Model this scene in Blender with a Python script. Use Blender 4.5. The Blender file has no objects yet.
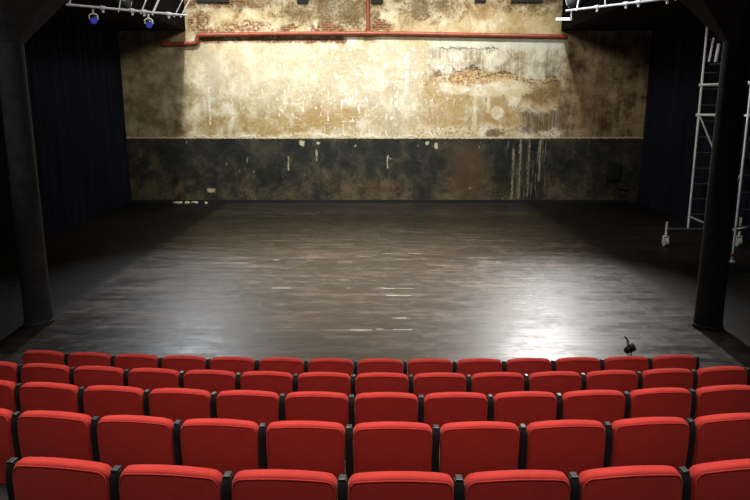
import bpy, bmesh, math, random
from mathutils import Vector, Matrix
random.seed(7)
PI = math.pi
scene = bpy.context.scene
C = scene.collection

# ------------------------------------------------------------------ camera
F, HORIZON, CAM_H = 680.0, 108.0, 3.405
PITCH = math.atan((250 - HORIZON) / F)
cp, sp_ = math.cos(PITCH), math.sin(PITCH)
cd = bpy.data.cameras.new('camera'); cam = bpy.data.objects.new('camera', cd); C.objects.link(cam)
cd.sensor_width = 36.0; cd.lens = F / 750 * 36.0; cd.clip_start = 0.05; cd.clip_end = 200
cam.location = (0, 0, CAM_H); cam.rotation_euler = (PI / 2 - PITCH, 0, 0)
scene.camera = cam
YW = 24.86                                    # the back wall stands here


def ray(px, py):
    a, b = (px - 375) / F, (250 - py) / F
    return Vector((a, cp + b * sp_, -sp_ + b * cp))


def on_floor(px, py, z=0.0):                  # measured point of the photo -> point of the floor
    r = ray(px, py); return r * ((z - CAM_H) / r.z) + Vector((0, 0, CAM_H))


def at_depth(px, py, y):                      # measured point of the photo -> point of the plane y = const
    r = ray(px, py); return r * (y / r.y) + Vector((0, 0, CAM_H))


def W(px, py):
    p = at_depth(px, py, YW); return p.x, p.z


# ------------------------------------------------------------------ node helpers
class G:
    """small expression builder over a node tree"""
    def __init__(self, name):
        self.m = bpy.data.materials.new(name); self.m.use_nodes = True
        self.t = self.m.node_tree; self.t.nodes.clear()
        self.out = self.t.nodes.new('ShaderNodeOutputMaterial')
        self.b = self.t.nodes.new('ShaderNodeBsdfPrincipled')
        self.t.links.new(self.b.outputs[0], self.out.inputs[0])

    def n(self, kind, **kw):
        x = self.t.nodes.new(kind)
        for k, v in kw.items(): setattr(x, k, v)
        return x

    def put(self, sock, v):
        if isinstance(v, (int, float)):
            sock.default_value = v
        elif isinstance(v, (tuple, list)):
            sock.default_value = tuple(v) + ((1.0,) if len(v) == 3 and sock.type == 'RGBA' else ())
        else:
            self.t.links.new(v, sock)

    def op(self, o, a, b=0.0, c=0.0, clamp=False):
        x = self.n('ShaderNodeMath', operation=o, use_clamp=clamp)
        self.put(x.inputs[0], a); self.put(x.inputs[1], b); self.put(x.inputs[2], c)
        return x.outputs[0]

    def add(self, a, b): return self.op('ADD', a, b)
    def sub(self, a, b): return self.op('SUBTRACT', a, b)
    def mul(self, a, b): return self.op('MULTIPLY', a, b)
    def mx(self, a, b): return self.op('MAXIMUM', a, b)

    def step(self, v, lo, hi, a=0.0, b=1.0):   # smoothstep from lo to hi (lo may exceed hi)
        x = self.n('ShaderNodeMapRange', interpolation_type='SMOOTHSTEP')
        if lo > hi: lo, hi, a, b = hi, lo, b, a
        for i, q in enumerate((v, lo, hi, a, b)): self.put(x.inputs[i], q)
        return x.outputs[0]

    def mix(self, f, a, b, blend='MIX'):
        x = self.n('ShaderNodeMix', data_type='RGBA', blend_type=blend, clamp_factor=True)
        self.put(x.inputs[0], f); self.put(x.inputs[6], a); self.put(x.inputs[7], b)
        return x.outputs[2]

    def xyz(self):
        g = self.n('ShaderNodeTexCoord'); s = self.n('ShaderNodeSeparateXYZ')
        self.t.links.new(g.outputs['Object'], s.inputs[0])
        return s.outputs[0], s.outputs[1], s.outputs[2]

    def vec(self, x, y, z=0.0):
        v = self.n('ShaderNodeCombineXYZ')
        for i, q in enumerate((x, y, z)): self.put(v.inputs[i], q)
        return v.outputs[0]

    def noise(self, v, scale, detail=4.0, rough=0.55, dist=0.0):
        x = self.n('ShaderNodeTexNoise')
        self.put(x.inputs['Vector'], v)
        x.inputs['Scale'].default_value = scale; x.inputs['Detail'].default_value = detail
        x.inputs['Roughness'].default_value = rough; x.inputs['Distortion'].default_value = dist
        return x.outputs[0]

    def ramp(self, f, stops):
        x = self.n('ShaderNodeValToRGB'); e = x.color_ramp.elements
        while len(e) < len(stops): e.new(0.5)
        for q, (p, c) in zip(e, stops): q.position = p; q.color = tuple(c) + (1,)
        self.put(x.inputs[0], f); return x.outputs[0]

    def bump(self, h, strength, dist=0.02):
        x = self.n('ShaderNodeBump'); x.inputs['Strength'].default_value = strength
        x.inputs['Distance'].default_value = dist
        self.put(x.inputs['Height'], h); self.t.links.new(x.outputs[0], self.b.inputs['Normal'])

    def set(self, **kw):
        for k, v in kw.items(): self.put(self.b.inputs[k.replace('_', ' ')], v)
        return self.m


def s2l(*c):                                  # 0..255 display values -> linear
    return tuple(((x / 255) / 12.92 if x / 255 <= 0.04045 else ((x / 255 + 0.055) / 1.055) ** 2.4) for x in c)


def simple(name, col, rough=0.6, metal=0.0, var=0.25, scale=12.0, bump=0.0, sheen=0.0, spec=0.5, emit=None):
    g = G(name); x, y, z = g.xyz(); v = g.vec(x, y, z)
    nz = g.noise(v, scale, 5)
    dark = tuple(q * (1 - var) for q in col); light = tuple(min(1, q * (1 + var)) for q in col)
    g.set(Base_Color=g.ramp(nz, [(0.3, dark), (0.7, light)]), Roughness=rough, Metallic=metal)
    g.b.inputs['Specular IOR Level'].default_value = spec
    if sheen:
        g.b.inputs['Sheen Weight'].default_value = sheen; g.b.inputs['Sheen Roughness'].default_value = 0.4
        g.b.inputs['Sheen Tint'].default_value = (1, .45, .38, 1)
    if emit:
        g.b.inputs['Emission Color'].default_value = tuple(emit[0]) + (1,); g.b.inputs['Emission Strength'].default_value = emit[1]
    if bump: g.bump(g.noise(v, scale * 6, 4), bump, 0.01)
    return g.m


# ------------------------------------------------------------------ the old plaster wall
def wall_material():
    g = G('peeling_plaster'); X, Y, Z = g.xyz(); v = g.vec(X, 0.0, Z)
    d1 = g.noise(v, 1.6, 5); d2 = g.noise(g.vec(g.add(X, 31.0), 5.0, Z), 1.7, 5)
    d3 = g.noise(v, 9.0, 4); d4 = g.noise(g.vec(g.add(X, 17.0), 9.0, Z), 9.0, 4)
    xs = g.add(X, g.add(g.mul(g.sub(d1, .5), .9), g.mul(g.sub(d3, .5), .25)))
    zs = g.add(Z, g.add(g.mul(g.sub(d2, .5), .7), g.mul(g.sub(d4, .5), .25)))
    xf = g.add(X, g.mul(g.sub(d3, .5), .16)); zf = g.add(Z, g.mul(g.sub(d4, .5), .14))

    mid = g.noise(g.vec(X, 3.0, Z), 1.9, 7, .65, .4); fin = g.noise(g.vec(X, 7.0, Z), 11, 6, .7)
    rag = g.add(g.mul(g.sub(mid, .5), 2.6), g.mul(g.sub(fin, .5), 2.4))

    def ell(px, py, rx, ry, soft=.35, fine=False, rg=.8):
        cx, cz = W(px, py); k = YW / F * 1.03
        a, b = (xf, zf) if fine else (xs, zs)
        u = g.op('DIVIDE', g.sub(a, cx), rx * k); w = g.op('DIVIDE', g.sub(b, cz), ry * k)
        d = g.add(g.op('SQRT', g.add(g.mul(u, u), g.mul(w, w))), g.mul(rag, rg))
        return g.step(d, 1 + soft, 1 - soft)

    def box(x0, y0, x1, y1, soft=3.0, fine=True, rg=None, wig=0.0):
        cx, cz = W((x0 + x1) / 2, (y0 + y1) / 2); k = YW / F * 1.03
        a, b = (xf, zf) if fine else (xs, zs)
        u = g.sub(g.op('ABSOLUTE', g.sub(a, cx)), abs(x1 - x0) / 2 * k)
        if wig: b = g.add(b, g.mul(g.sub(mid, .5), wig))
        w = g.sub(g.op('ABSOLUTE', g.sub(b, cz)), abs(y1 - y0) / 2 * k)
        rg = min(soft * 1.6, 5.0) if rg is None else rg
        return g.step(g.add(g.mx(u, w), g.mul(rag, rg * k)), soft * k, -soft * k)

    def union(*ms):
        r = ms[0]
        for q in ms[1:]: r = g.mx(r, q)
        return r

    # noise family
    big = g.noise(v, .45, 4, .6)
    streak = g.noise(g.vec(g.mul(X, 6.0), 1.0, g.mul(Z, .45)), 1.0, 5, .6)
    fstreak = g.noise(g.vec(g.mul(X, 22.0), 2.0, g.mul(Z, .8)), 1.0, 3, .6)
    # base plaster
    col = g.ramp(mid, [(.32, s2l(126, 102, 62)), (.43, s2l(184, 163, 114)), (.53, s2l(216, 204, 168)), (.63, s2l(242, 236, 214))])
    col = g.mix(g.mul(g.step(big, .48, .62), .55), col, s2l(176, 148, 88))
    col = g.mix(g.mul(g.step(g.noise(g.vec(X, 11.0, Z), .8, 5, .6), .5, .66), .5), col, s2l(176, 172, 146))
    col = g.mix(g.mul(g.step(fin, .54, .70), .55), col, s2l(128, 104, 66))
    col = g.mix(g.mul(g.step(fin, .44, .32), .5), col, s2l(246, 240, 222))
    col = g.mix(g.mul(g.step(streak, .52, .7), .35), col, s2l(150, 124, 78))
    # paler areas: left bright field and the centre
    col = g.mix(g.mul(ell(262, 72, 72, 30, .6), .4), col, s2l(244, 238, 212))
    col = g.mix(g.mul(ell(395, 85, 60, 38, .7), .4), col, s2l(240, 236, 216))
    # ochre stains
    ochre = union(ell(448, 112, 24, 22, .5), ell(505, 112, 24, 22, .4), ell(330, 118, 40, 10, .6), ell(435, 88, 10, 22, .5), ell(270, 125, 34, 8, .7))
    col = g.mix(g.mul(ochre, .65), col, g.mix(g.step(fin, .4, .6), s2l(158, 124, 68), s2l(198, 168, 108)))
    # grey smooth repair band under the pipe at the right
    band = box(432, 41, 562, 76, 4.0)
    col = g.mix(g.mul(band, .75), col, g.mix(g.step(g.add(g.mul(mid, .6), g.mul(fstreak, .4)), .38, .6), s2l(138, 130, 106), s2l(224, 222, 204)))
    col = g.mix(g.mul(box(434, 38, 562, 48, 2.5), .7), col, s2l(206, 212, 196))
    # exposed stony patch with broken upper edge
    stony = union(ell(478, 78, 40, 7, .3, True), ell(458, 82, 18, 9, .4, True))
    col = g.mix(g.mul(stony, .9), col, g.mix(g.step(fin, .4, .62), s2l(148, 108, 58), s2l(226, 198, 146)))
    crack = g.mul(union(box(445, 70, 480, 71.3, .8, wig=.9), box(478, 74, 512, 75.4, .8, wig=.9), box(518, 78, 555, 79.0, .7, wig=.8), box(440, 48.4, 500, 49.2, .6, wig=.6), box(524, 82.5, 560, 83.3, .6, wig=.8)), g.step(d4, .38, .5))
    # brown field at right with ragged lower edge, dark streaks below it
    brownf = box(521, 80, 560, 110, 4.0, False)
    col = g.mix(g.mul(brownf, .8), col, g.mix(g.step(mid, .38, .6), s2l(140, 112, 74), s2l(206, 182, 140)))
    darks = union(box(524, 112, 566, 134, 5.0, False), box(558, 92, 572, 136, 5.0, False))
    col = g.mix(g.mul(g.mul(darks, .85), g.step(fstreak, .3, .6, .55, 1.0)), col, s2l(84, 64, 42))
    # white plaster left-overs
    white = union(ell(456, 90, 15, 4.2, .15, True), ell(446, 86, 7, 3.5, .15, True), ell(506, 88, 22, 7, .15, True), ell(514, 96, 7, 12, .15, True), ell(480, 93, 9, 4, .15, True),
                  box(473, 92, 476.6, 128, 1.0, rg=3.0), box(487, 90, 490, 112, .9, rg=2.6), box(484, 92, 500, 97, 2.0), ell(497.5, 113.5, 6.4, 6.2, .16, True, .25))
    lowband = g.mul(union(box(420, 127, 510, 138, 3.0, False), box(540, 131, 600, 138, 2.0, False), box(200, 134.5, 420, 138, 1.6, False)), g.step(d3, .36, .52))
    white = union(white, lowband)
    col = g.mix(g.mul(white, g.step(g.add(g.mul(fin, .6), g.mul(mid, .4)), .34, .46, .55, .95)), col, g.mix(g.step(mid, .4, .6), s2l(222, 206, 166), s2l(246, 238, 214)))
    col = g.mix(g.mul(ell(497.5, 113.5, 4.0, 4.0, .3, True), .55), col, s2l(214, 196, 160))
    col = g.mix(g.mul(ell(494, 133, 9, 4, .4, True), .8), col, s2l(110, 78, 52))
    # chalky dabs and strokes over the centre
    region = union(ell(350, 92, 78, 40, .5), ell(395, 75, 70, 26, .5))
    dn = g.noise(g.vec(g.mul(X, 8.0), 21.0, g.mul(Z, 3.4)), 1.0, 2, .5)
    hn = g.noise(g.vec(g.mul(X, 2.0), 41.0, g.mul(Z, 13.0)), 1.0, 2, .5)
    dab = g.mul(region, g.mx(g.step(dn, .60, .65), g.mul(g.step(hn, .64, .68), .7)))
    lines = union(box(209, 88, 210.5, 124, .5), box(232, 100, 233, 122, .5), box(284, 91, 285.5, 104, .5), box(285, 103, 299, 104.3, .5), box(343, 121, 370, 122, .5),
                  box(343, 121, 344, 135, .5), box(369, 121, 370, 136, .5), box(380, 81, 402, 82.6, .6), box(352, 74, 378, 75, .5), box(405, 56, 408, 90, 1.4), box(350, 93, 354, 101, 1.0), box(336, 76, 342, 79, 1), box(395, 92, 398, 108, 1))
    lines = g.mul(lines, g.step(d3, .40, .55))
    col = g.mix(g.mul(g.mx(dab, lines), .8), col, s2l(250, 248, 238))
    # right strip: brown, dirty, with bricks, and shade beyond the lit part painted in
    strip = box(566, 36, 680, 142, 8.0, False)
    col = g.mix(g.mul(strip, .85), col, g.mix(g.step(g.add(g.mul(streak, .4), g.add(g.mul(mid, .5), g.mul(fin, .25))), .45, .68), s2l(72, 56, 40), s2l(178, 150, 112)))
    lshade = box(60, 36, 182, 142, 8.0, False)  # left strip: shade beside the lit part, painted into the wall colour
    col = g.mix(g.mul(lshade, .75), col, g.mix(g.step(mid, .35, .65), s2l(104, 90, 62), s2l(160, 145, 110)))
    # top part: browner tone, smudges, and ceiling beam shadows painted in
    smudge_shade = union(ell(335, 8, 44, 15, .8, rg=1.6), ell(426, 5, 28, 12, .8, rg=1.8), ell(238, 2, 48, 6, .6), ell(540, 0, 30, 9, .8, rg=1.6))
    col = g.mix(g.mul(ell(480, 12, 12, 8, .8, rg=1.8), .7), col, s2l(150, 98, 62))
    col = g.mix(g.mul(box(186, -60, 562, 33, 3.0), .45), col, g.mix(mid, s2l(128, 104, 66), s2l(206, 188, 142)))
    col = g.mix(g.mul(smudge_shade, .75), col, g.mix(g.step(fin, .4, .62), s2l(58, 45, 33), s2l(124, 100, 68)))
    # bricks laid bare
    br = g.n('ShaderNodeTexBrick'); g.put(br.inputs['Vector'], g.vec(xf, zf, 0.0))
    br.inputs['Scale'].default_value = 1.0; br.inputs['Brick Width'].default_value = .27; br.inputs['Row Height'].default_value = .085
    br.inputs['Mortar Size'].default_value = .012
    br.inputs['Color1'].default_value = s2l(120, 62, 40) + (1,); br.inputs['Color2'].default_value = s2l(78, 44, 30) + (1,)
    br.inputs['Mortar'].default_value = s2l(150, 122, 84) + (1,)
    bm_ = union(g.mul(union(ell(248, 25, 24, 6, .4), ell(200, 22, 7, 12, .4), ell(228, 30, 30, 2.5, .5), ell(222, 3, 36, 3.5, .5)), g.step(d4, .38, .56)),
                ell(285, 27.5, 9, 4, .3), ell(334, 27, 10, 5, .3), ell(315, 29, 5, 3, .4), ell(382, 26, 11, 6, .3), box(200, 38.0, 342, 42.6, 1.6),
                g.mul(ell(600, 92, 9, 24, .6), .45), g.mul(ell(440, 74, 5, 3, .4), .6))
    col = g.mix(g.mul(bm_, .92), col, br.outputs[0])
    col = g.mix(g.mul(box(200, 37, 338, 40.6, 1.2), .8), col, s2l(62, 40, 28))
    col = g.mix(g.mul(crack, .75), col, s2l(60, 46, 30))
    # broad stain drips
    drip = g.mul(box(505, 90, 560, 200, 6.0, False), g.step(fstreak, .58, .68))
    # the dark dado
    zd = W(375, 138.5)[1]
    dado = g.step(g.add(Z, g.mul(g.sub(d4, .5), .10)), zd + .02, zd - .02)
    dcol = g.ramp(mid, [(.32, s2l(26, 29, 27)), (.5, s2l(45, 47, 42)), (.66, s2l(74, 70, 57))])
    low = g.step(Z, 1.5, .25)
    rn2 = g.noise(g.vec(g.mul(X, .8), 71.0, g.mul(Z, .7)), 1.0, 6, .65)
    rust = g.mul(g.step(g.add(g.add(g.mul(rn2, 1.0), g.mul(streak, .18)), g.mul(low, .16)), .60, .84), .8)
    dcol = g.mix(rust, dcol, g.mix(g.add(g.mul(g.step(fin, .36, .64), .4), g.mul(g.step(mid, .35, .65), .6)), s2l(58, 50, 38), s2l(122, 106, 78)))
    dcol = g.mix(g.mul(ell(468, 168, 15, 26, .6), .5), dcol, s2l(104, 78, 52))
    dcol = g.mix(g.mul(g.mul(g.step(Z, .55, .12), g.step(fin, .42, .66)), g.step(rn2, .40, .6)), dcol, s2l(98, 90, 70))
    dcol = g.mix(g.mul(box(495, 142, 512, 196, 3, False), .7), dcol, s2l(30, 32, 32))
    flecks = g.step(g.noise(g.vec(g.mul(X, 5.0), 61.0, g.mul(Z, 3.0)), 1.4, 3, .6), .70, .74)
    dcol = g.mix(g.mul(flecks, .7), dcol, s2l(176, 166, 140))
    marks = union(ell(302, 143, 2.2, 2.2, .3, True), ell(318, 143, 1.6, 1.6, .3, True), box(288, 157, 289, 170, .6), box(316, 150, 317, 160, .6), box(387, 156, 388, 168, .5), ell(436, 146, 1.4, 2.8, .3, True), ell(427, 143, 1.6, 1.4, .3, True), box(208, 189, 215, 192, 1.0))
    dcol = g.mix(g.mul(marks, .85), dcol, s2l(210, 200, 160))
    wd = union(g.mul(box(508, 135, 545, 202, 4.0, False), g.step(fstreak, .56, .66)), box(512, 150, 513.2, 200, .8), box(519, 140, 520.4, 198, .8), box(539, 140, 540.2, 180, .7), box(528, 138, 529, 196, .7))
    dcol = g.mix(g.mul(wd, .7), dcol, s2l(170, 160, 136))
    col = g.mix(g.mul(drip, .45), col, s2l(214, 200, 164))
    edge = box(128, 137.2, 640, 138.6, .8)
    col = g.mix(g.mul(edge, .8), col, s2l(226, 214, 180))
    col = g.mix(dado, col, dcol)
    rough = g.step(dado, 0, 1, .85, .6)
    g.set(Base_Color=col, Roughness=rough); g.b.inputs['Specular IOR Level'].default_value = .25
    h = g.add(g.add(g.mul(mid, .5), g.mul(fin, .35)), g.sub(g.mul(white, .5), g.add(g.mul(crack, 1.2), g.add(g.mul(bm_, .5), g.mul(stony, .4)))))
    g.bump(h, .55, .05)
    return g.m


def floor_material():
    g = G('worn_dark_boards'); X, Y, Z = g.xyz()
    bw = .16
    row = g.op('FLOOR', g.op('DIVIDE', Y, bw)); fr = g.op('FRACT', g.op('DIVIDE', Y, bw))
    wn = g.n('ShaderNodeTexWhiteNoise', noise_dimensions='1D'); g.put(wn.inputs['W'], row); rnd = wn.outputs[0]
    xo = g.add(X, g.mul(rnd, 13.0))
    g1 = g.noise(g.vec(g.mul(X, .55), g.mul(row, 5.37), 0.0), 1.0, 8, .74)
    g2 = g.noise(g.vec(g.mul(X, 2.2), g.mul(Y, 16.0), 4.0), 1.0, 6, .75)
    g3 = g.noise(g.vec(g.mul(X, 5.0), g.mul(Y, 5.0), 8.0), 1.0, 7, .8)
    grain = g.add(g.mul(g1, .5), g.add(g.mul(g2, .22), g.mul(g3, .28)))
    blot = g.noise(g.vec(g.mul(X, .55), g.mul(Y, .9), 3.0), 1.0, 5, .6, .5)
    scr = g.noise(g.vec(g.mul(X, .8), g.mul(row, 3.3), 9.0), 1.0, 5, .75)
    dust = g.noise(g.vec(g.mul(X, 1.6), g.mul(Y, 3.6), 5.0), 1.0, 7, .72, .6)
    col = g.ramp(grain, [(.40, s2l(18, 16, 15)), (.5, s2l(50, 43, 38)), (.59, s2l(104, 91, 82))])
    col = g.mix(g.mul(g.step(blot, .48, .66), .35), col, s2l(84, 66, 50))
    col = g.mix(g.mul(g.step(rnd, .4, 1.0), .3), col, s2l(30, 26, 24))
    col = g.mix(g.mul(g.step(dust, .5, .72), .38), col, s2l(126, 120, 112))
    col = g.mix(g.mul(g.step(scr, .66, .74), .45), col, s2l(150, 140, 126))
    gap = g.mx(g.step(fr, .07, .02), g.step(fr, .94, .99))
    col = g.mix(g.mul(gap, .55), col, s2l(16, 14, 13))

    def mark(x0, x1, py, wd=.018):
        a = on_floor(x0, py); b = on_floor(x1, py)
        u = g.sub(g.op('ABSOLUTE', g.sub(X, (a.x + b.x) / 2)), (b.x - a.x) / 2)
        w = g.sub(g.op('ABSOLUTE', g.sub(Y, a.y)), wd)
        return g.step(g.mx(u, w), .012, -.012)
    m = None
    for q in ((383, 414, 288.5), (386, 412, 295.5), (382, 420, 253.5), (376, 383, 329), (350, 372, 330), (393, 412, 329.5), (338, 352, 262), (180, 250, 263), (272, 290, 288), (505, 545, 279), (478, 500, 262), (392, 406, 318)):
        k = mark(*q); m = k if m is None else g.mx(m, k)
    a = on_floor(276, 260)
    k = g.step(g.mx(g.sub(g.op('ABSOLUTE', g.sub(X, a.x)), .06), g.sub(g.op('ABSOLUTE', g.sub(Y, a.y)), .05)), .03, -.03)
    m = g.mx(m, k)
    m = g.mul(m, g.step(grain, .38, .58))
    col = g.mix(g.mul(m, .75), col, s2l(200, 194, 182))
    # darker margin along the foot of the wall
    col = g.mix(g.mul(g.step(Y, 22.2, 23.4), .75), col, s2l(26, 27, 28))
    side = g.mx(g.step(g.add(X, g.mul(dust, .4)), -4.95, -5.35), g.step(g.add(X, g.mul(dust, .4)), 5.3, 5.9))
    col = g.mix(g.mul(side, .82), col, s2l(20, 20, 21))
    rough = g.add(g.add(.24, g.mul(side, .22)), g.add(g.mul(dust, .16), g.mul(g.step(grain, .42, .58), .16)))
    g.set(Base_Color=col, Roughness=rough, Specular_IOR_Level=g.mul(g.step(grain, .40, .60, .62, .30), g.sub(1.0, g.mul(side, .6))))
    g.bump(g.sub(g.mul(grain, 1.0), gap), .2, .006)
    return g.m


def curtain_material():
    g = G('black_velvet'); X, Y, Z = g.xyz()
    nz = g.noise(g.vec(g.mul(X, 8), g.mul(Y, 8), g.mul(Z, .4)), 1.0, 4)
    g.set(Base_Color=g.ramp(nz, [(.3, s2l(24, 27, 36)), (.7, s2l(36, 40, 52))]), Roughness=.95)
    g.b.inputs['Specular IOR Level'].default_value = .1
    return g.m


def fabric_material():
    g = G('red_upholstery'); X, Y, Z = g.xyz(); v = g.vec(X, Y, Z)
    oi = g.n('ShaderNodeObjectInfo')
    cl = g.noise(v, 9, 4); we = g.noise(v, 420, 2)
    col = g.ramp(cl, [(.3, (.33, .019, .014)), (.7, (.40, .027, .020))])
    col = g.mix(g.mul(g.step(we, .45, .7), .25), col, (.48, .05, .036))
    col = g.mix(g.mul(oi.outputs['Random'], .18), col, (.26, .010, .010))
    g.set(Base_Color=col, Roughness=.85); g.b.inputs['Specular IOR Level'].default_value = .25
    g.b.inputs['Sheen Weight'].default_value = .22; g.b.inputs['Sheen Roughness'].default_value = .4
    g.b.inputs['Sheen Tint'].default_value = (1, .40, .30, 1)
    g.bump(we, .12, .002)
    return g.m


M = dict(
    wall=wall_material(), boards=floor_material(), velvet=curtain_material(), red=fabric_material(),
    black=simple('black_plastic', s2l(13, 14, 15), .6, 0, .2, 20, .05),
    cap=simple('lit_post_top', s2l(46, 49, 49), .4, 0, .15, 20),  # grey stands in for light caught on the black post tops
    paint=simple('black_paint', s2l(20, 21, 23), .8, 0, .25, 2.0, .1),
    iron=simple('dark_grey_cast_iron', s2l(70, 72, 72), .75, 0, .3, 5.0, .25, spec=.25),
    iron2=simple('shaded_cast_iron', s2l(36, 37, 39), .75, 0, .3, 5.0, .25, spec=.2),  # same cast iron, shade put into the colour for the right pillar
    rung=simple('dull_grey_tube', s2l(74, 76, 76), .5, .2, .15, 9.0),
    pitch=simple('matt_black_gallery', s2l(13, 13, 15), .95, 0, .2, 3.0, spec=.1),
    carpet=simple('dark_carpet', s2l(26, 24, 25), .95, 0, .3, 60, .2),
    pipe=simple('rust_red_pipe_paint', s2l(146, 70, 45), .4, 0, .3, 7.0, .15),
    alu=simple('aluminium_tube', s2l(225, 225, 220), .45, .1, .15, 9.0),
    steel=simple('white_lit_steel', s2l(215, 216, 222), .4, .1, .1, 9.0),
    tyre=simple('white_rubber', s2l(200, 200, 196), .6, 0, .1, 9.0),
    redm=simple('red_brake_lever', s2l(190, 40, 36), .5, 0, .1, 9.0),
    blue=simple('blue_filter', s2l(40, 50, 190), .3, 0, .1, 9.0, emit=((.12, .14, 1.0), .2)),
    plaster=simple('broken_plaster', s2l(196, 184, 156), .9, 0, .25, 14.0, .5),
    box=simple('dark_wall_box', s2l(20, 21, 22), .6, 0, .2, 9.0),
    grey=simple('grey_tape', s2l(150, 150, 150), .5, 0, .2, 30.0),
)

# ------------------------------------------------------------------ mesh helpers
def obj(name, bm, mat, parent=None, smooth=False):
    bmesh.ops.recalc_face_normals(bm, faces=bm.faces[:])
    me = bpy.data.meshes.new(name); bm.to_mesh(me); bm.free()
    me.materials.append(mat)
    if smooth:
        for p in me.polygons: p.use_smooth = True
        try: me.set_sharp_from_angle(angle=math.radians(40))
        except Exception: pass
    o = bpy.data.objects.new(name, me); C.objects.link(o)
    if parent: o.parent = parent
    return o


def tag(o, label=None, cat=None, group=None, kind=None):
    if label: o['label'] = label
    if cat: o['category'] = cat
    if group: o['group'] = group
    if kind: o['kind'] = kind
    return o


def thing(name, loc, label, cat, group=None, rz=0.0):
    o = bpy.data.objects.new(name, None); C.objects.link(o); o.location = loc; o.rotation_euler = (0, 0, rz)
    o.empty_display_size = .2
    return tag(o, label, cat, group)


def add_box(bm, c, s, rot=None, bevel=0.0, seg=2):
    r = bmesh.ops.create_cube(bm, size=1.0)
    vs = r['verts']
    for q in vs: q.co = Vector((q.co.x * s[0], q.co.y * s[1], q.co.z * s[2]))
    if bevel:
        es = list({e for q in vs for e in q.link_edges})
        rb = bmesh.ops.bevel(bm, geom=es, offset=bevel, segments=seg, affect='EDGES', profile=.5)
        vs = list({q for f in rb['faces'] for q in f.verts} | {q for q in vs if q.is_valid})
    for q in vs:
        co = q.co.copy()
        if rot: co = rot @ co
        q.co = co + Vector(c)
    return vs


def add_tube(bm, a, b, r0, r1=None, n=12, caps=True):
    a, b = Vector(a), Vector(b); r1 = r0 if r1 is None else r1
    d = (b - a).normalized(); u = d.orthogonal().normalized(); w = d.cross(u)
    rings = []
    for p, r in ((a, r0), (b, r1)):
        rings.append([bm.verts.new(p + (u * math.cos(2 * PI * i / n) + w * math.sin(2 * PI * i / n)) * r) for i in range(n)])
    for i in range(n):
        bm.faces.new((rings[0][i], rings[0][(i + 1) % n], rings[1][(i + 1) % n], rings[1][i]))
    if caps:
        bm.faces.new(rings[0][::-1]); bm.faces.new(rings[1])


def add_path(bm, pts, r, n=10):
    pts = [Vector(p) for p in pts]; rings = []
    u = None
    for i, p in enumerate(pts):
        d = (pts[min(i + 1, len(pts) - 1)] - pts[max(i - 1, 0)]).normalized()
        u = d.orthogonal().normalized() if u is None else (u - d * u.dot(d)).normalized()
        w = d.cross(u)
        rings.append([bm.verts.new(p + (u * math.cos(2 * PI * k / n) + w * math.sin(2 * PI * k / n)) * r) for k in range(n)])
    for a, b in zip(rings, rings[1:]):
        for k in range(n): bm.faces.new((a[k], a[(k + 1) % n], b[(k + 1) % n], b[k]))
    bm.faces.new(rings[0][::-1]); bm.faces.new(rings[-1])


def add_lathe(bm, prof, n=24, c=(0, 0, 0), off=0.0):
    rings = []
    for r, z in prof:
        rings.append([bm.verts.new((c[0] + r * math.cos(2 * PI * (i + off) / n), c[1] + r * math.sin(2 * PI * (i + off) / n), c[2] + z)) for i in range(n)])
    for a, b in zip(rings, rings[1:]):
        for k in range(n): bm.faces.new((a[k], a[(k + 1) % n], b[(k + 1) % n], b[k]))
    bm.faces.new(rings[0][::-1]); bm.faces.new(rings[-1])


def bx(*boxes, bevel=0.0):
    bm = bmesh.new()
    for c, s in boxes: add_box(bm, c, s, None, bevel)
    return bm


def tubes(*ts, n=10):
    bm = bmesh.new()
    for t in ts: add_tube(bm, *t, n=n)
    return bm


def struct(name, bm, mat): return tag(obj(name, bm, mat), kind='structure')


# ------------------------------------------------------------------ the hall
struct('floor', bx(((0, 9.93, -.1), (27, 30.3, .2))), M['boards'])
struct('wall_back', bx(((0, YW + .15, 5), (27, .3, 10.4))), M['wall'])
struct('wall_left', bx(((-13.35, 9.9, 5), (.3, 30, 10.4))), M['paint'])
struct('wall_right', bx(((13.35, 9.9, 5), (.3, 30, 10.4))), M['paint'])
struct('wall_front', bx(((0, -5.1, 5), (27, .3, 10.4))), M['paint'])
struct('ceiling', bx(((0, 9.9, 10.15), (27, 30.3, .3))), M['paint'])
XL, XR = -6.62, 6.5
# dark gallery boxes over the side aisles
gal = bmesh.new(); add_box(gal, ((XL - 13.2) / 2, 18.6, 8.0), (13.2 + XL, 12.4, 3.9)); struct('ceiling_gallery_left', gal, M['pitch'])
gal = bmesh.new(); add_box(gal, ((XR + 13.2) / 2, 18.6, 8.0), (13.2 - XR, 12.4, 3.9)); struct('ceiling_gallery_right', gal, M['pitch'])
struct('baseboard_back', bx(((0, YW - .02, .05), (18.6, .04, .10))), M['paint'])
# joists sticking out of the wall right under the top of the frame
for i, (x0, x1, py) in enumerate(((196, 228, 2.0), (297, 308, 3.0), (371, 383, 3.0), (475, 486, 2.0), (512, 543, 2.0))):
    a = at_depth(x0, py, YW - .1); b = at_depth(x1, py, YW - .1)
    struct('trim_%d' % (i + 1), bx((((a.x + b.x) / 2, YW - .05, a.z + .15), (b.x - a.x, .1, .3))), M['paint'])

# seating tiers
ROW_Y = [2.72 + .993 * k for k in range(5)]           # from the row nearest the camera to the front row
ROW_Z = [1.826 - .2457 * k for k in range(5)]         # top edge of the backrests
SEAT_H = .86
tier = bmesh.new()
for k in range(4):
    z = ROW_Z[k] - SEAT_H
    y0 = ROW_Y[k] - .40 if k else -4.9; y1 = ROW_Y[k] + .593
    add_box(tier, (0, (y0 + y1) / 2, z / 2), (13, y1 - y0, z))
struct('floor_seating_tiers', tier, M['carpet'])

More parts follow.
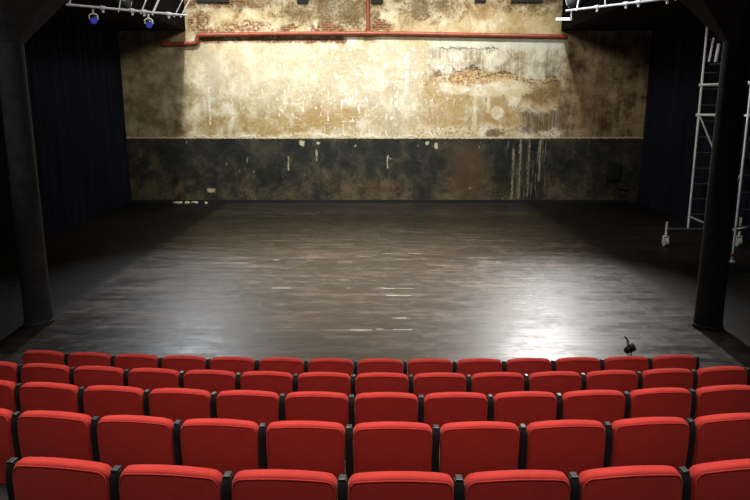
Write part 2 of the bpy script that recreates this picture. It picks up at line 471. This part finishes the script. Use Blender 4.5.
# ------------------------------------------------------------------ pillars
for px, py, im, label in ((39, 323, M['iron'], 'dark grey iron pillar with flared capital at the left edge of the stage'),
                      (707.5, 327, M['iron2'], 'dark iron pillar with flared capital at the right, in front of the scaffold')):
    p = on_floor(px, py); p.z = 0
    t = thing('pillar', p, label, 'pillar'); t['kind'] = 'thing'
    bm = bmesh.new(); add_lathe(bm, [(.215, 0.0), (.207, .3), (.190, 4.40)], 32); obj('shaft', bm, im, t, True)
    bm = bmesh.new(); add_lathe(bm, [(.228, 0), (.228, .05), (.217, .06)], 32); obj('base', bm, im, t, True)
    bm = bmesh.new(); add_lathe(bm, [(.196, 4.34), (.32, 4.48), (1.15, 5.28), (1.15, 5.45)], 8, off=.5); obj('capital', bm, im, t)
    bm = bmesh.new(); add_lathe(bm, [(.30, 5.45), (.30, 9.99)], 24); obj('upper_shaft', bm, im, t, True)

# ------------------------------------------------------------------ curtains
def curtain(name, x, y0, y1, ztop, label, seed):
    rnd = random.Random(seed); bm = bmesh.new(); n = 260; rows = 7
    ph = [rnd.uniform(0, 6) for _ in range(4)]
    vs = []
    for i in range(n + 1):
        t = i / n; y = y0 + (y1 - y0) * t
        d = .085 * math.sin(y * 2 * PI / .34 + ph[0] + .7 * math.sin(y * 1.3 + ph[1])) + .035 * math.sin(y * 2 * PI / .83 + ph[2])
        col = []
        for j in range(rows + 1):
            z = .015 + (ztop - .015) * j / rows
            flare = 1.25 - .5 * j / rows
            col.append(bm.verts.new((x + d * flare, y + .02 * math.sin(z * 1.1 + i * .3), z)))
        vs.append(col)
    for i in range(n):
        for j in range(rows): bm.faces.new((vs[i][j], vs[i + 1][j], vs[i + 1][j + 1], vs[i][j + 1]))
    o = obj(name, bm, M['velvet'], None, True)
    o.data.materials[0] = M['velvet']
    return tag(o, label, 'curtain')
curtain('stage_curtain', -8.98, 13.2, 24.6, 6.03, 'black pleated stage curtain hanging at the left of the plaster wall', 1)
curtain('stage_curtain', 9.60, 13.2, 24.6, 6.03, 'black pleated stage curtain hanging at the right behind the scaffold', 2)

# ------------------------------------------------------------------ pipes on the wall
yp = YW - .10
def wp(px, py): return at_depth(px, py, yp)
t = thing('wall_pipe', wp(367, 35), 'long rust-red pipe running along the upper plaster wall', 'pipe')
L = lambda px, py: wp(px, py) - t.location
bm = bmesh.new()
a = L(199, 37.5); a2 = L(368, 33.4); b = L(567, 36.6)
add_path(bm, [L(162, 43.6), L(193, 43.6), L(196.0, 43.1), L(197.2, 41.8), L(197.4, 37.2), L(198.6, 35.6), L(202, 35.0), L(285, 33.7), a2, L(400, 33.5), b], .075, 14)
obj('main_pipe', bm, M['pipe'], t, True)
bm = bmesh.new(); add_path(bm, [a2, a2 + Vector((0, 0, 4.0))], .062, 12); obj('riser_pipe', bm, M['pipe'], t, True)
bm = bmesh.new(); q = a2; add_tube(bm, q + Vector((-.16, 0, 0)), q + Vector((.16, 0, 0)), .095, n=14); add_tube(bm, q, q + Vector((0, 0, .18)), .085, n=14)
obj('pipe_joint', bm, M['pipe'], t, True)
for px, py in ((281, 33.8), (501, 35.3), (240, 34.4), (440, 34.2)):
    bm = bmesh.new(); q = L(px, py); add_tube(bm, q + Vector((-.04, 0, 0)), q + Vector((.04, 0, 0)), .088, n=14); add_box(bm, q + Vector((0, .06, 0)), (.04, .09, .04))
    obj('pipe_clip', bm, M['pipe'], t, True)
bm = bmesh.new(); q0 = L(163, 43.6); add_tube(bm, q0 + Vector((0, 0, 0)), q0 + Vector((.25, 0, 0)), .10, n=14); obj('end_socket', bm, M['pipe'], t, True)

# junction box with its cable
p = at_depth(614.5, 172.5, YW - .07)
t = thing('wall_box', p, 'small black box with a cable on the dark dado at the right', 'electrical box')
obj('housing', bx(((0, 0, 0), (.46, .13, .60)), bevel=.02), M['box'], t)
obj('lid', bx(((0, -.075, 0), (.38, .02, .50)), bevel=.008), M['box'], t)
bm = bmesh.new(); add_tube(bm, (.06, -.085, 0), (.06, -.11, 0), .03); obj('knob', bm, M['black'], t)
bm = bmesh.new(); add_path(bm, [(.08, 0, -.28), (.09, 0, -.45), (.16, 0, -.58), (.30, 0, -.62), (.55, 0, -.64)], .025); obj('cable', bm, M['box'], t, True)

# crumbs of plaster at the foot of the wall
for i, (px, py, sx) in enumerate(((178, 203.0, .34), (187, 203.2, .20), (196, 202.6, .26), (206, 203.6, .12))):
    p = on_floor(px, py); bm = bmesh.new(); rnd = random.Random(i)
    r = bmesh.ops.create_icosphere(bm, subdivisions=2, radius=1)
    for q in r['verts']:
        k = 1 + rnd.uniform(-.25, .25); q.co = Vector((q.co.x * sx * .5 * k, q.co.y * .08 * k, max(-.02, q.co.z * .05 * k) + .02))
    o = obj('plaster_fragment', bm, M['plaster']); o.location = (p.x, min(p.y, YW - .20), 0)
    tag(o, ('leftmost', 'second from left', 'third from left', 'smallest, rightmost')[i] + ' of four pale plaster fragments at the foot of the wall', 'rubble', 'plaster fragments at the left foot of the wall')

# ------------------------------------------------------------------ scaffold tower
YF = 16.8
up1 = at_depth(688, 228, YF); c1 = on_floor(665, 246); c2 = on_floor(738, 246); nb = on_floor(732, 262)
t = thing('scaffold_tower', (up1.x, YF, 0), 'tall aluminium scaffold tower on castors behind the right pillar', 'scaffold')
o3 = Vector((up1.x, YF, 0)); R_ = .027
ztop = at_depth(709, 20, YF).z; z0 = up1.z
wx = .78
near = Vector((nb.x, nb.y, 0)) - o3; near.z = 0
LT = lambda px, py, y: at_depth(px, py, y) - o3
obj('upright', tubes(((0, 0, z0 - .08), (0, 0, ztop), R_)), M['alu'], t, True)
obj('upright', tubes(((wx, 0, z0 - .08), (wx, 0, ztop), R_)), M['alu'], t, True)
obj('upright', tubes(((near.x, near.y, .12), (near.x, near.y, ztop), R_)), M['alu'], t, True)
obj('upright', tubes(((near.x + wx, near.y, .12), (near.x + wx, near.y, ztop), R_)), M['alu'], t, True)
zz = z0 + .35
while zz < ztop - .05:
    obj('rung', tubes(((0, 0, zz), (wx, 0, zz), .017)), M['rung'], t, True)
    obj('rung', tubes(((near.x, near.y, zz), (near.x + wx, near.y, zz), .017)), M['rung'], t, True)
    zz += .38
for zc in (at_depth(703, 85, YF).z, at_depth(703, 115, YF).z):
    obj('crossbar', tubes(((-.06, 0, zc), (wx + .06, 0, zc), .035)), M['alu'], t, True)
    obj('ledger', tubes(((0, 0, zc), (near.x, near.y, zc), .024)), M['alu'], t, True)
    obj('ledger', tubes(((wx, 0, zc), (near.x + wx, near.y, zc), .024)), M['alu'], t, True)
zc = at_depth(702, 116, YF).z
obj('diagonal_brace', tubes(((0.02, -.02, zc), (wx, -.02, zc - 1.5), .02)), M['alu'], t, True)
obj('diagonal_brace', tubes(((.03, -.03, z0 + .28), (wx, -.03, z0 - .05), .025)), M['alu'], t, True)
obj('diagonal_brace', tubes(((near.x + .0, near.y, 2.0), (wx, 0, 1.0), .02)), M['alu'], t, True)
obj('diagonal_brace', tubes(((near.x + wx, near.y, .9), (wx, 0, .35), .02)), M['alu'], t, True)
zb = at_depth(685, 229.5, YF).z
obj('base_beam', tubes(((c1.x - o3.x, 0, zb), (c2.x - o3.x, 0, zb), .042)), M['rung'], t, True)
# platform with toeboards and the clamps seen near the top
pz = at_depth(710, 62, YF).z
obj('platform', bx(((wx / 2 + near.x / 2, near.y / 2, pz - .06), (wx - .02, abs(near.y) - .1, .06))), M['paint'], t)
obj('hook', tubes(((.10, -.04, pz), (.16, -.04, pz + .55), .025), ((.26, -.04, pz), (.30, -.04, pz + .42), .04)), M['alu'], t, True)
def castor(x, y, zs, jack_top):
    w = bmesh.new(); add_tube(w, (x - .045, y, .11), (x + .045, y, .11), .11, n=24); k = obj('castor', w, M['tyre'], t, True)
    bm = bmesh.new(); add_tube(bm, (x - .06, y, .11), (x + .06, y, .11), .03); add_box(bm, (x - .062, y, .17), (.012, .06, .16)); add_box(bm, (x + .062, y, .17), (.012, .06, .16)); add_box(bm, (x, y, .25), (.14, .08, .02))
    obj('castor_fork', bm, M['alu'], k)
    obj('jack_stem', tubes(((x, y, .25), (x, y, jack_top), .03)), M['alu'], t, True)
castor(c1.x - o3.x, 0, 0, .62); castor(c2.x - o3.x, 0, 0, .72)
for dx in (0, wx):
    w = bmesh.new(); add_lathe(w, [(.07, 0), (.07, .02), (.03, .04), (.028, .14)], 16, (near.x + dx, near.y, 0)); obj('base_foot', w, M['alu'], t, True)
    obj('brake_lever', bx(((near.x + dx - .03, near.y - .03, .17), (.12, .03, .04))), M['redm'], t)

# ------------------------------------------------------------------ lighting bars overhead
def lamp(name, pos, aim, label, mat_lens, size=.16):
    aim = Vector(aim); d = aim.normalized()
    t = thing(name, pos, label, 'stage light', 'stage lights on the bars')
    bm = bmesh.new(); s = size
    u = d.orthogonal().normalized(); 
    add_tube(bm, -d * s * .9, d * s * .9, s * .75, s, 20); add_tube(bm, -d * s * 1.25, -d * s * .9, s * .45, s * .72, 20)
    obj('housing', bm, M['black'], t, True)
    bm = bmesh.new(); add_tube(bm, d * s * .88, d * s * .97, s * .9, n=20); obj('lens', bm, mat_lens, t)
    side = d.cross(Vector((0, 0, 1))); side = side.normalized() if side.length > .1 else Vector((1, 0, 0))
    bm = bmesh.new(); top = Vector((0, 0, s * 1.5))
    add_path(bm, [side * s * 1.02, side * s * 1.1 + top * .7, side * s * .5 + top, -side * s * .5 + top, -side * s * 1.1 + top * .7, -side * s * 1.02], .018, 6)
    obj('yoke', bm, M['steel'], t, True)
    bm = bmesh.new(); add_tube(bm, top, top + Vector((0, 0, .09)), .022, n=8); obj('clamp', bm, M['steel'], t)
    return t

def bar(a, b, label, rods):
    mid = (a + b) / 2
    t = thing('lighting_bar', mid, label, 'lighting bar')
    obj('bar', tubes((a - mid, b - mid, .024)), M['steel'], t, True)
    for s, dv, r in rods:
        p = a.lerp(b, s) - mid
        obj('suspension_rod', tubes((p - dv * .06, p + dv, r * .75)), M['steel'], t, True)
    for s in (.28, .52, .62, .84):
        p = a.lerp(b, s) - mid; d = (b - a).normalized()
        bm = bmesh.new(); add_tube(bm, p - d * .05, p + d * .04, .042, n=10); add_box(bm, p - Vector((0, 0, .045)), (.035, .035, .09)); obj('pipe_clamp', bm, M['steel'], t)
    return t
la, lb = at_depth(66, 4.5, 13.6), at_depth(186, 15.5, 15.4)
bar(la, lb, 'white lit steel lighting bar under the ceiling at the upper left',
    [(.02, Vector((.14, .1, .4)), .022), (.70, Vector((.35, .3, .9)), .03), (.60, Vector((.30, .3, .9)), .018), (.96, Vector((.42, .3, .9)), .022), (.90, Vector((.42, .3, .9)), .015), (.41, Vector((.1, .3, .9)), .014)])
ra, rb = at_depth(566, 10.8, 15.2), at_depth(690, -4, 13.2)
bar(ra, rb, 'white lit steel lighting bar under the ceiling at the upper right',
    [(.10, Vector((.10, .1, .5)), .022), (.35, Vector((-.02, .1, .4)), .02), (.9, Vector((0, 0, .9)), .02)])
def hang(a, b, s, drop): return a.lerp(b, s) - Vector((0, 0, drop))
lamp('stage_light', hang(la, lb, .20, .235), (.4, -.8, -.45), 'stage light with blue lens, left one under the upper-left bar', M['blue'], .07)
lamp('stage_light', hang(la, lb, .655, .235), (.4, -.8, -.45), 'stage light with blue lens, right one under the upper-left bar', M['blue'], .07)
lamp('stage_light', at_depth(121, 2, 14.9), (.7, .6, -.5), 'large pale stage light behind the upper-left bar', M['steel'], .17)
lamp('stage_light', at_depth(578, 0, 15.5), (-.7, .6, -.5), 'stage light above the upper-right bar', M['steel'], .2)
# fluorescent tube at the upper right
p = at_depth(562.5, 19, 16.0)
t = thing('tube_light', p, 'short white glowing tube below the upper-right lighting bar', 'light')
tube_m = simple('glowing_tube', (.9, .92, 1), .4, emit=((.9, .93, 1), 5.0))
obj('tube', tubes(((-.14, 0, 0), (.14, 0, 0), .022)), tube_m, t, True)
obj('holder', bx(((.17, 0, .0), (.06, .06, .07)), ((.19, 0, .14), (.02, .02, .30)), bevel=0), M['alu'], t)
# suspension of the tube up to the bar
obj('hanger', tubes(((.19, 0, .28), (.22, -.3, .62), .012)), M['alu'], t)

# ------------------------------------------------------------------ little device on the stage edge
p = on_floor(629, 357)
t = thing('floor_spotlight', (p.x, p.y, 0), 'small black device standing on the stage edge behind the front row', 'stage device'); t.scale = (.82, .82, .9)
bm = bmesh.new(); add_lathe(bm, [(.09, 0), (.09, .015), (.03, .03)], 20); obj('base', bm, M['black'], t, True)
bm = bmesh.new(); add_tube(bm, (-.05, 0, .11), (.07, 0, .17), .058, .066, 16); add_tube(bm, (-.085, 0, .093), (-.05, 0, .11), .03, .055, 16); obj('body', bm, M['black'], t, True)
bm = bmesh.new(); add_tube(bm, (.069, 0, .1695), (.078, 0, .174), .058, n=16); obj('lens', bm, M['box'], t)
bm = bmesh.new(); add_path(bm, [(0, -.072, .02), (.005, -.078, .14), (-.02, -.05, .21), (-.02, .05, .21), (.005, .078, .14), (0, .072, .02)], .009, 6); obj('yoke', bm, M['black'], t, True)
bm = bmesh.new(); add_box(bm, (-.035, 0, .215), (.035, .03, .10), Matrix.Rotation(-.3, 3, 'Y'), .004); obj('grip', bm, M['grey'], t)
bm = bmesh.new(); add_path(bm, [(-.03, 0, .25), (-.06, 0, .29), (-.10, 0, .335)], .014, 8); obj('arm', bm, M['black'], t, True)

# ------------------------------------------------------------------ theatre seats
PITCHX = .52
TILT = .04                                      # backrests lean towards the camera

def lean(x, y, z, z0=.40):                      # shear of the back about its foot
    return Vector((x, y - (z - z0) * TILT if z > z0 else y, z))

def backrest_bm():
    bm = bmesh.new(); hw = .2365; zb, zt = .33, SEAT_H; th = .070
    nx, nz = 16, 14
    add_box(bm, (0, 0, 0), (2 * hw, th, zt - zb))
    es = bm.edges[:]
    bmesh.ops.bevel(bm, geom=es, offset=.022, segments=4, affect='EDGES', profile=.5)
    # slice so that it can bend
    for i in range(1, nx):
        xx = -hw + 2 * hw * i / nx
        bmesh.ops.bisect_plane(bm, geom=bm.verts[:] + bm.edges[:] + bm.faces[:], plane_co=(xx, 0, 0), plane_no=(1, 0, 0))
    for i in range(1, nz):
        q = -(zt - zb) / 2 + (zt - zb) * i / nz
        bmesh.ops.bisect_plane(bm, geom=bm.verts[:] + bm.edges[:] + bm.faces[:], plane_co=(0, 0, q), plane_no=(0, 0, 1))
    for v in bm.verts:
        x, y, z = v.co; z += (zt + zb) / 2
        k = max(0, (z - zb) / (zt - zb)); u = x / hw
        # arched top, rounded corners
        z -= (.027 * u * u + .026 * max(0, abs(u) - .80) / .20 * max(0, abs(u) - .80) / .20) * k ** 3
        x *= 1 - .035 * (1 - k)                 # a touch narrower at the foot
        y += .022 * u * u                       # wraps round the sitter
        y -= .020 * math.sin(PI * min(1, max(0, k)) ** 1.15) * (1 - .25 * u * u)
        v.co = lean(x, y, z)
    return bm

def piping_bm():                                # welt along the rear edge of the backrest
    bm = bmesh.new(); hw = .230; pts = []
    def P(x, z):
        u = x / .2365; k = (z - .33) / (SEAT_H - .33)
        z2 = z - (.027 * u * u + .026 * (max(0, abs(u) - .80) / .20) ** 2) * max(0, k) ** 3
        return lean(x * (1 - .035 * (1 - k)), -.0335 + .022 * u * u - .020 * math.sin(PI * min(1, max(0, k)) ** 1.15) * (1 - .25 * u * u), z2)
    zt = SEAT_H - .019; r = .03
    for i in range(9): pts.append(P(-hw, .40 + (zt - r - .40) * i / 8))
    for i in range(1, 5): a = PI / 2 * i / 4; pts.append(P(-hw + r - r * math.cos(a), zt - r + r * math.sin(a)))
    for i in range(1, 16): pts.append(P((-hw + r) + (2 * hw - 2 * r) * i / 15, zt))
    for i in range(1, 5): a = PI / 2 * (1 - i / 4); pts.append(P(hw - r + r * math.cos(a), zt - r + r * math.sin(a)))
    for i in range(1, 9): pts.append(P(hw, zt - r + (.40 - zt + r) * i / 8))
    add_path(bm, pts, .0042, 6); return bm

def cushion_bm():                               # the seat, tipped up against the back
    bm = bmesh.new(); add_box(bm, (0, 0, 0), (.44, .10, .40), None, .03, 3)
    rot = Matrix.Rotation(.12, 3, 'X')
    for v in bm.verts:
        q = rot @ v.co; v.co = q + Vector((0, .135, .47))
    return bm

def post_bm(s):
    bm = bmesh.new(); hw = .0200
    # upright panel beside the backrest
    prof = [(-.055, 0.0), (.05, 0.0), (.05, .40), (.046, .50), (.040, .74), (.034, .794), (.016, .820), (-.020, .820), (-.036, .794), (-.040, .74), (-.042, .40)]
    L_, R2 = [], []
    for y, z in prof:
        q = lean(0, y + .03, z)
        L_.append(bm.verts.new((s * PITCHX / 2 - hw, q.y, q.z))); R2.append(bm.verts.new((s * PITCHX / 2 + hw, q.y, q.z)))
    n = len(prof)
    for i in range(n): bm.faces.new((L_[i], L_[(i + 1) % n], R2[(i + 1) % n], R2[i]))
    bm.faces.new(L_[::-1]); bm.faces.new(R2)
    bmesh.ops.bevel(bm, geom=[e for e in bm.edges if abs(e.verts[0].co.x - e.verts[1].co.x) < 1e-5], offset=.007, segments=2, affect='EDGES')
    add_box(bm, (s * PITCHX / 2, .16, .30), (.035, .06, .60), None, .006)
    add_box(bm, (s * PITCHX / 2, .07, .012), (.04, .30, .024), None, .005)
    return bm

def arm_bm(s):
    bm = bmesh.new(); add_box(bm, (s * PITCHX / 2, .15, .61), (.039, .33, .035), None, .012, 3); return bm

def capm_bm(s):
    bm = bmesh.new(); q = lean(0, .026, .820); add_box(bm, (s * PITCHX / 2, q.y, .822), (.032, .046, .010), None, .004, 2); return bm

def dup(o, parent=None):
    c = o.copy(); C.objects.link(c)
    if parent: c.parent = parent
    for ch in list(o.children): dup(ch, c)
    return c

seat = thing('theatre_seat', (0, 0, 0), 'x', 'theatre seat')
back = obj('backrest', backrest_bm(), M['red'], seat, True)
obj('piping', piping_bm(), M['red'], back, True)
obj('seat_cushion', cushion_bm(), M['red'], seat, True)
pst = obj('support_post', post_bm(1), M['black'], seat, True)
obj('armrest', arm_bm(1), M['black'], pst, True); obj('post_cap', capm_bm(1), M['cap'], pst)
pst0 = obj('support_post', post_bm(-1), M['black'], None, True)      # extra post for the left end of a row
e1 = obj('armrest', arm_bm(-1), M['black'], pst0, True); e2 = obj('post_cap', capm_bm(-1), M['cap'], pst0)

ROWS = [  # (name, divider x nearest the middle, seats left of it, seats right of it, curve)
    ('nearest row, at the bottom', -.145, 3, 4, .045),
    ('second-nearest row', -.155, 5, 5, .030),
    ('middle row', -.176, 6, 6, .0235),
    ('second row from the stage', -.197, 7, 8, .019),
    ('front row beside the stage', -.204, 7, 7, .0152)]
ORD = ['first', 'second', 'third', 'fourth', 'fifth', 'sixth', 'seventh', 'eighth', 'ninth', 'tenth', 'eleventh', 'twelfth', 'thirteenth', 'fourteenth', 'fifteenth']
first = True; left_ends = []
for k, (rn, dx, nl, nr, a) in enumerate(ROWS):
    n = nl + nr
    for i in range(n):
        x = dx + (i - nl + .5) * PITCHX; b = -.014
        y = ROW_Y[k] + a * x * x + b * x; sl = math.atan(2 * a * x + b)
        r = seat if first else dup(seat)
        if first: proto_used = True
        # the top rear edge leans back: keep it where the photo shows it
        off = (SEAT_H - .40) * TILT + .02
        r.location = (x - math.sin(sl) * 0, y + off, ROW_Z[k] - SEAT_H)
        r.rotation_euler = (0, 0, sl)
        place = ('leftmost' if i == 0 else 'rightmost' if i == n - 1 else ORD[i] + ' from left' if i < n / 2 else ORD[n - 1 - i] + ' from right')
        r['label'] = 'red theatre seat, %s in the %s' % (place, rn)
        r['group'] = 'red seats of the %s' % rn
        first = False
        if i == 0 and k != 4: left_ends.append(r)
for r in left_ends: dup(pst0, r)
for o in (e1, e2, pst0): bpy.data.objects.remove(o)

# ------------------------------------------------------------------ light
def area(name, loc, aim, sx, sy, power, col=(1, 1, 1), spread=180):
    d = bpy.data.lights.new(name, 'AREA'); d.shape = 'RECTANGLE'; d.size = sx; d.size_y = sy; d.energy = power; d.color = col; d.spread = math.radians(spread)
    o = bpy.data.objects.new(name, d); C.objects.link(o); o.location = loc
    o.rotation_euler = (Vector(aim) - Vector(loc)).to_track_quat('-Z', 'Z').to_euler(); return o

def spot(name, loc, aim, power, cone, blend=.5, col=(1, 1, 1), rad=.15):
    d = bpy.data.lights.new(name, 'SPOT'); d.energy = power; d.spot_size = math.radians(cone); d.spot_blend = blend; d.color = col; d.shadow_soft_size = rad
    o = bpy.data.objects.new(name, d); C.objects.link(o); o.location = loc
    o.rotation_euler = (Vector(aim) - Vector(loc)).to_track_quat('-Z', 'Z').to_euler(); return o

warm = (1, .97, .925)
for x, ax, pw in ((-6.3, -5.0, 1350), (-3.6, -3.2, 1250), (-.8, -.6, 1250), (2.2, 2.0, 1350), (5.4, 4.2, 1050)):
    spot('wall_washer', (x, 21.2, 9.4), (ax, YW, 4.0), pw, 72, .9, warm, .12)
area('wall_fill', (0, 9.5, 9.2), (0, YW, 3.0), 5, 1, 330, (1, .93, .82), 100)
spot('back_light', (5.8, 22.3, 7.8), (2.7, 10.6, 0), 5400, 38, 1.0, (1, .98, .95), .2)
spot('back_light', (-6.1, 22.3, 7.8), (-3.0, 11.3, 0), 1600, 44, 1.0, (.86, .93, 1), .2)
area('floor_light', (0, 14.0, 9.7), (0, 14.0, 0), 7.0, 7.0, 400, (1, .96, .92), 45)
area('seat_fill', (0, 6.0, 9.3), (0, 3.4, 0), 7, 2.0, 270, (1, .93, .86), 75)  # unseen overhead source for the seat tops
area('seat_fill', (0, .8, 9.4), (0, 4.2, 0), 7, 2, 105, (1, .93, .86), 75)  # unseen overhead source added to grade the seat backs
area('ambient_fill', (0, -4.6, 6.0), (0, 16, 2.5), 14, 3, 38, (.85, .93, 1))  # added in place of ambient light on pillars, curtains and scaffold
spot('bar_fill', (0, 18.5, 8.8), (-5.3, 14.6, 5.5), 1500, 40, .6, (.95, .97, 1), .1)  # added to brighten the left lighting bar
spot('bar_fill', (0, 18.5, 8.8), (5.0, 14.4, 5.5), 2800, 40, .6, (.95, .97, 1), .1)  # added to brighten the right lighting bar

spot('side_fill', (1.0, 13.0, 8.8), (8.3, 16.5, 2.0), 1100, 34, .8, (.95, .98, 1), .2)  # added to brighten the scaffold tower
spot('side_fill', (-8.0, 3.0, 5.2), (-5.45, 10.5, 3.7), 300, 32, 1.0, (.9, .96, 1), .4)  # added to brighten the left pillar and its capital
w = bpy.data.worlds.new('world'); scene.world = w; w.use_nodes = True
w.node_tree.nodes['Background'].inputs[0].default_value = (.6, .7, 1, 1); w.node_tree.nodes['Background'].inputs[1].default_value = .0
scene.view_settings.view_transform = 'Standard'; scene.view_settings.look = 'None'
scene.view_settings.exposure = 0.0; scene.view_settings.gamma = 1.0
scene.cycles.use_denoising = True
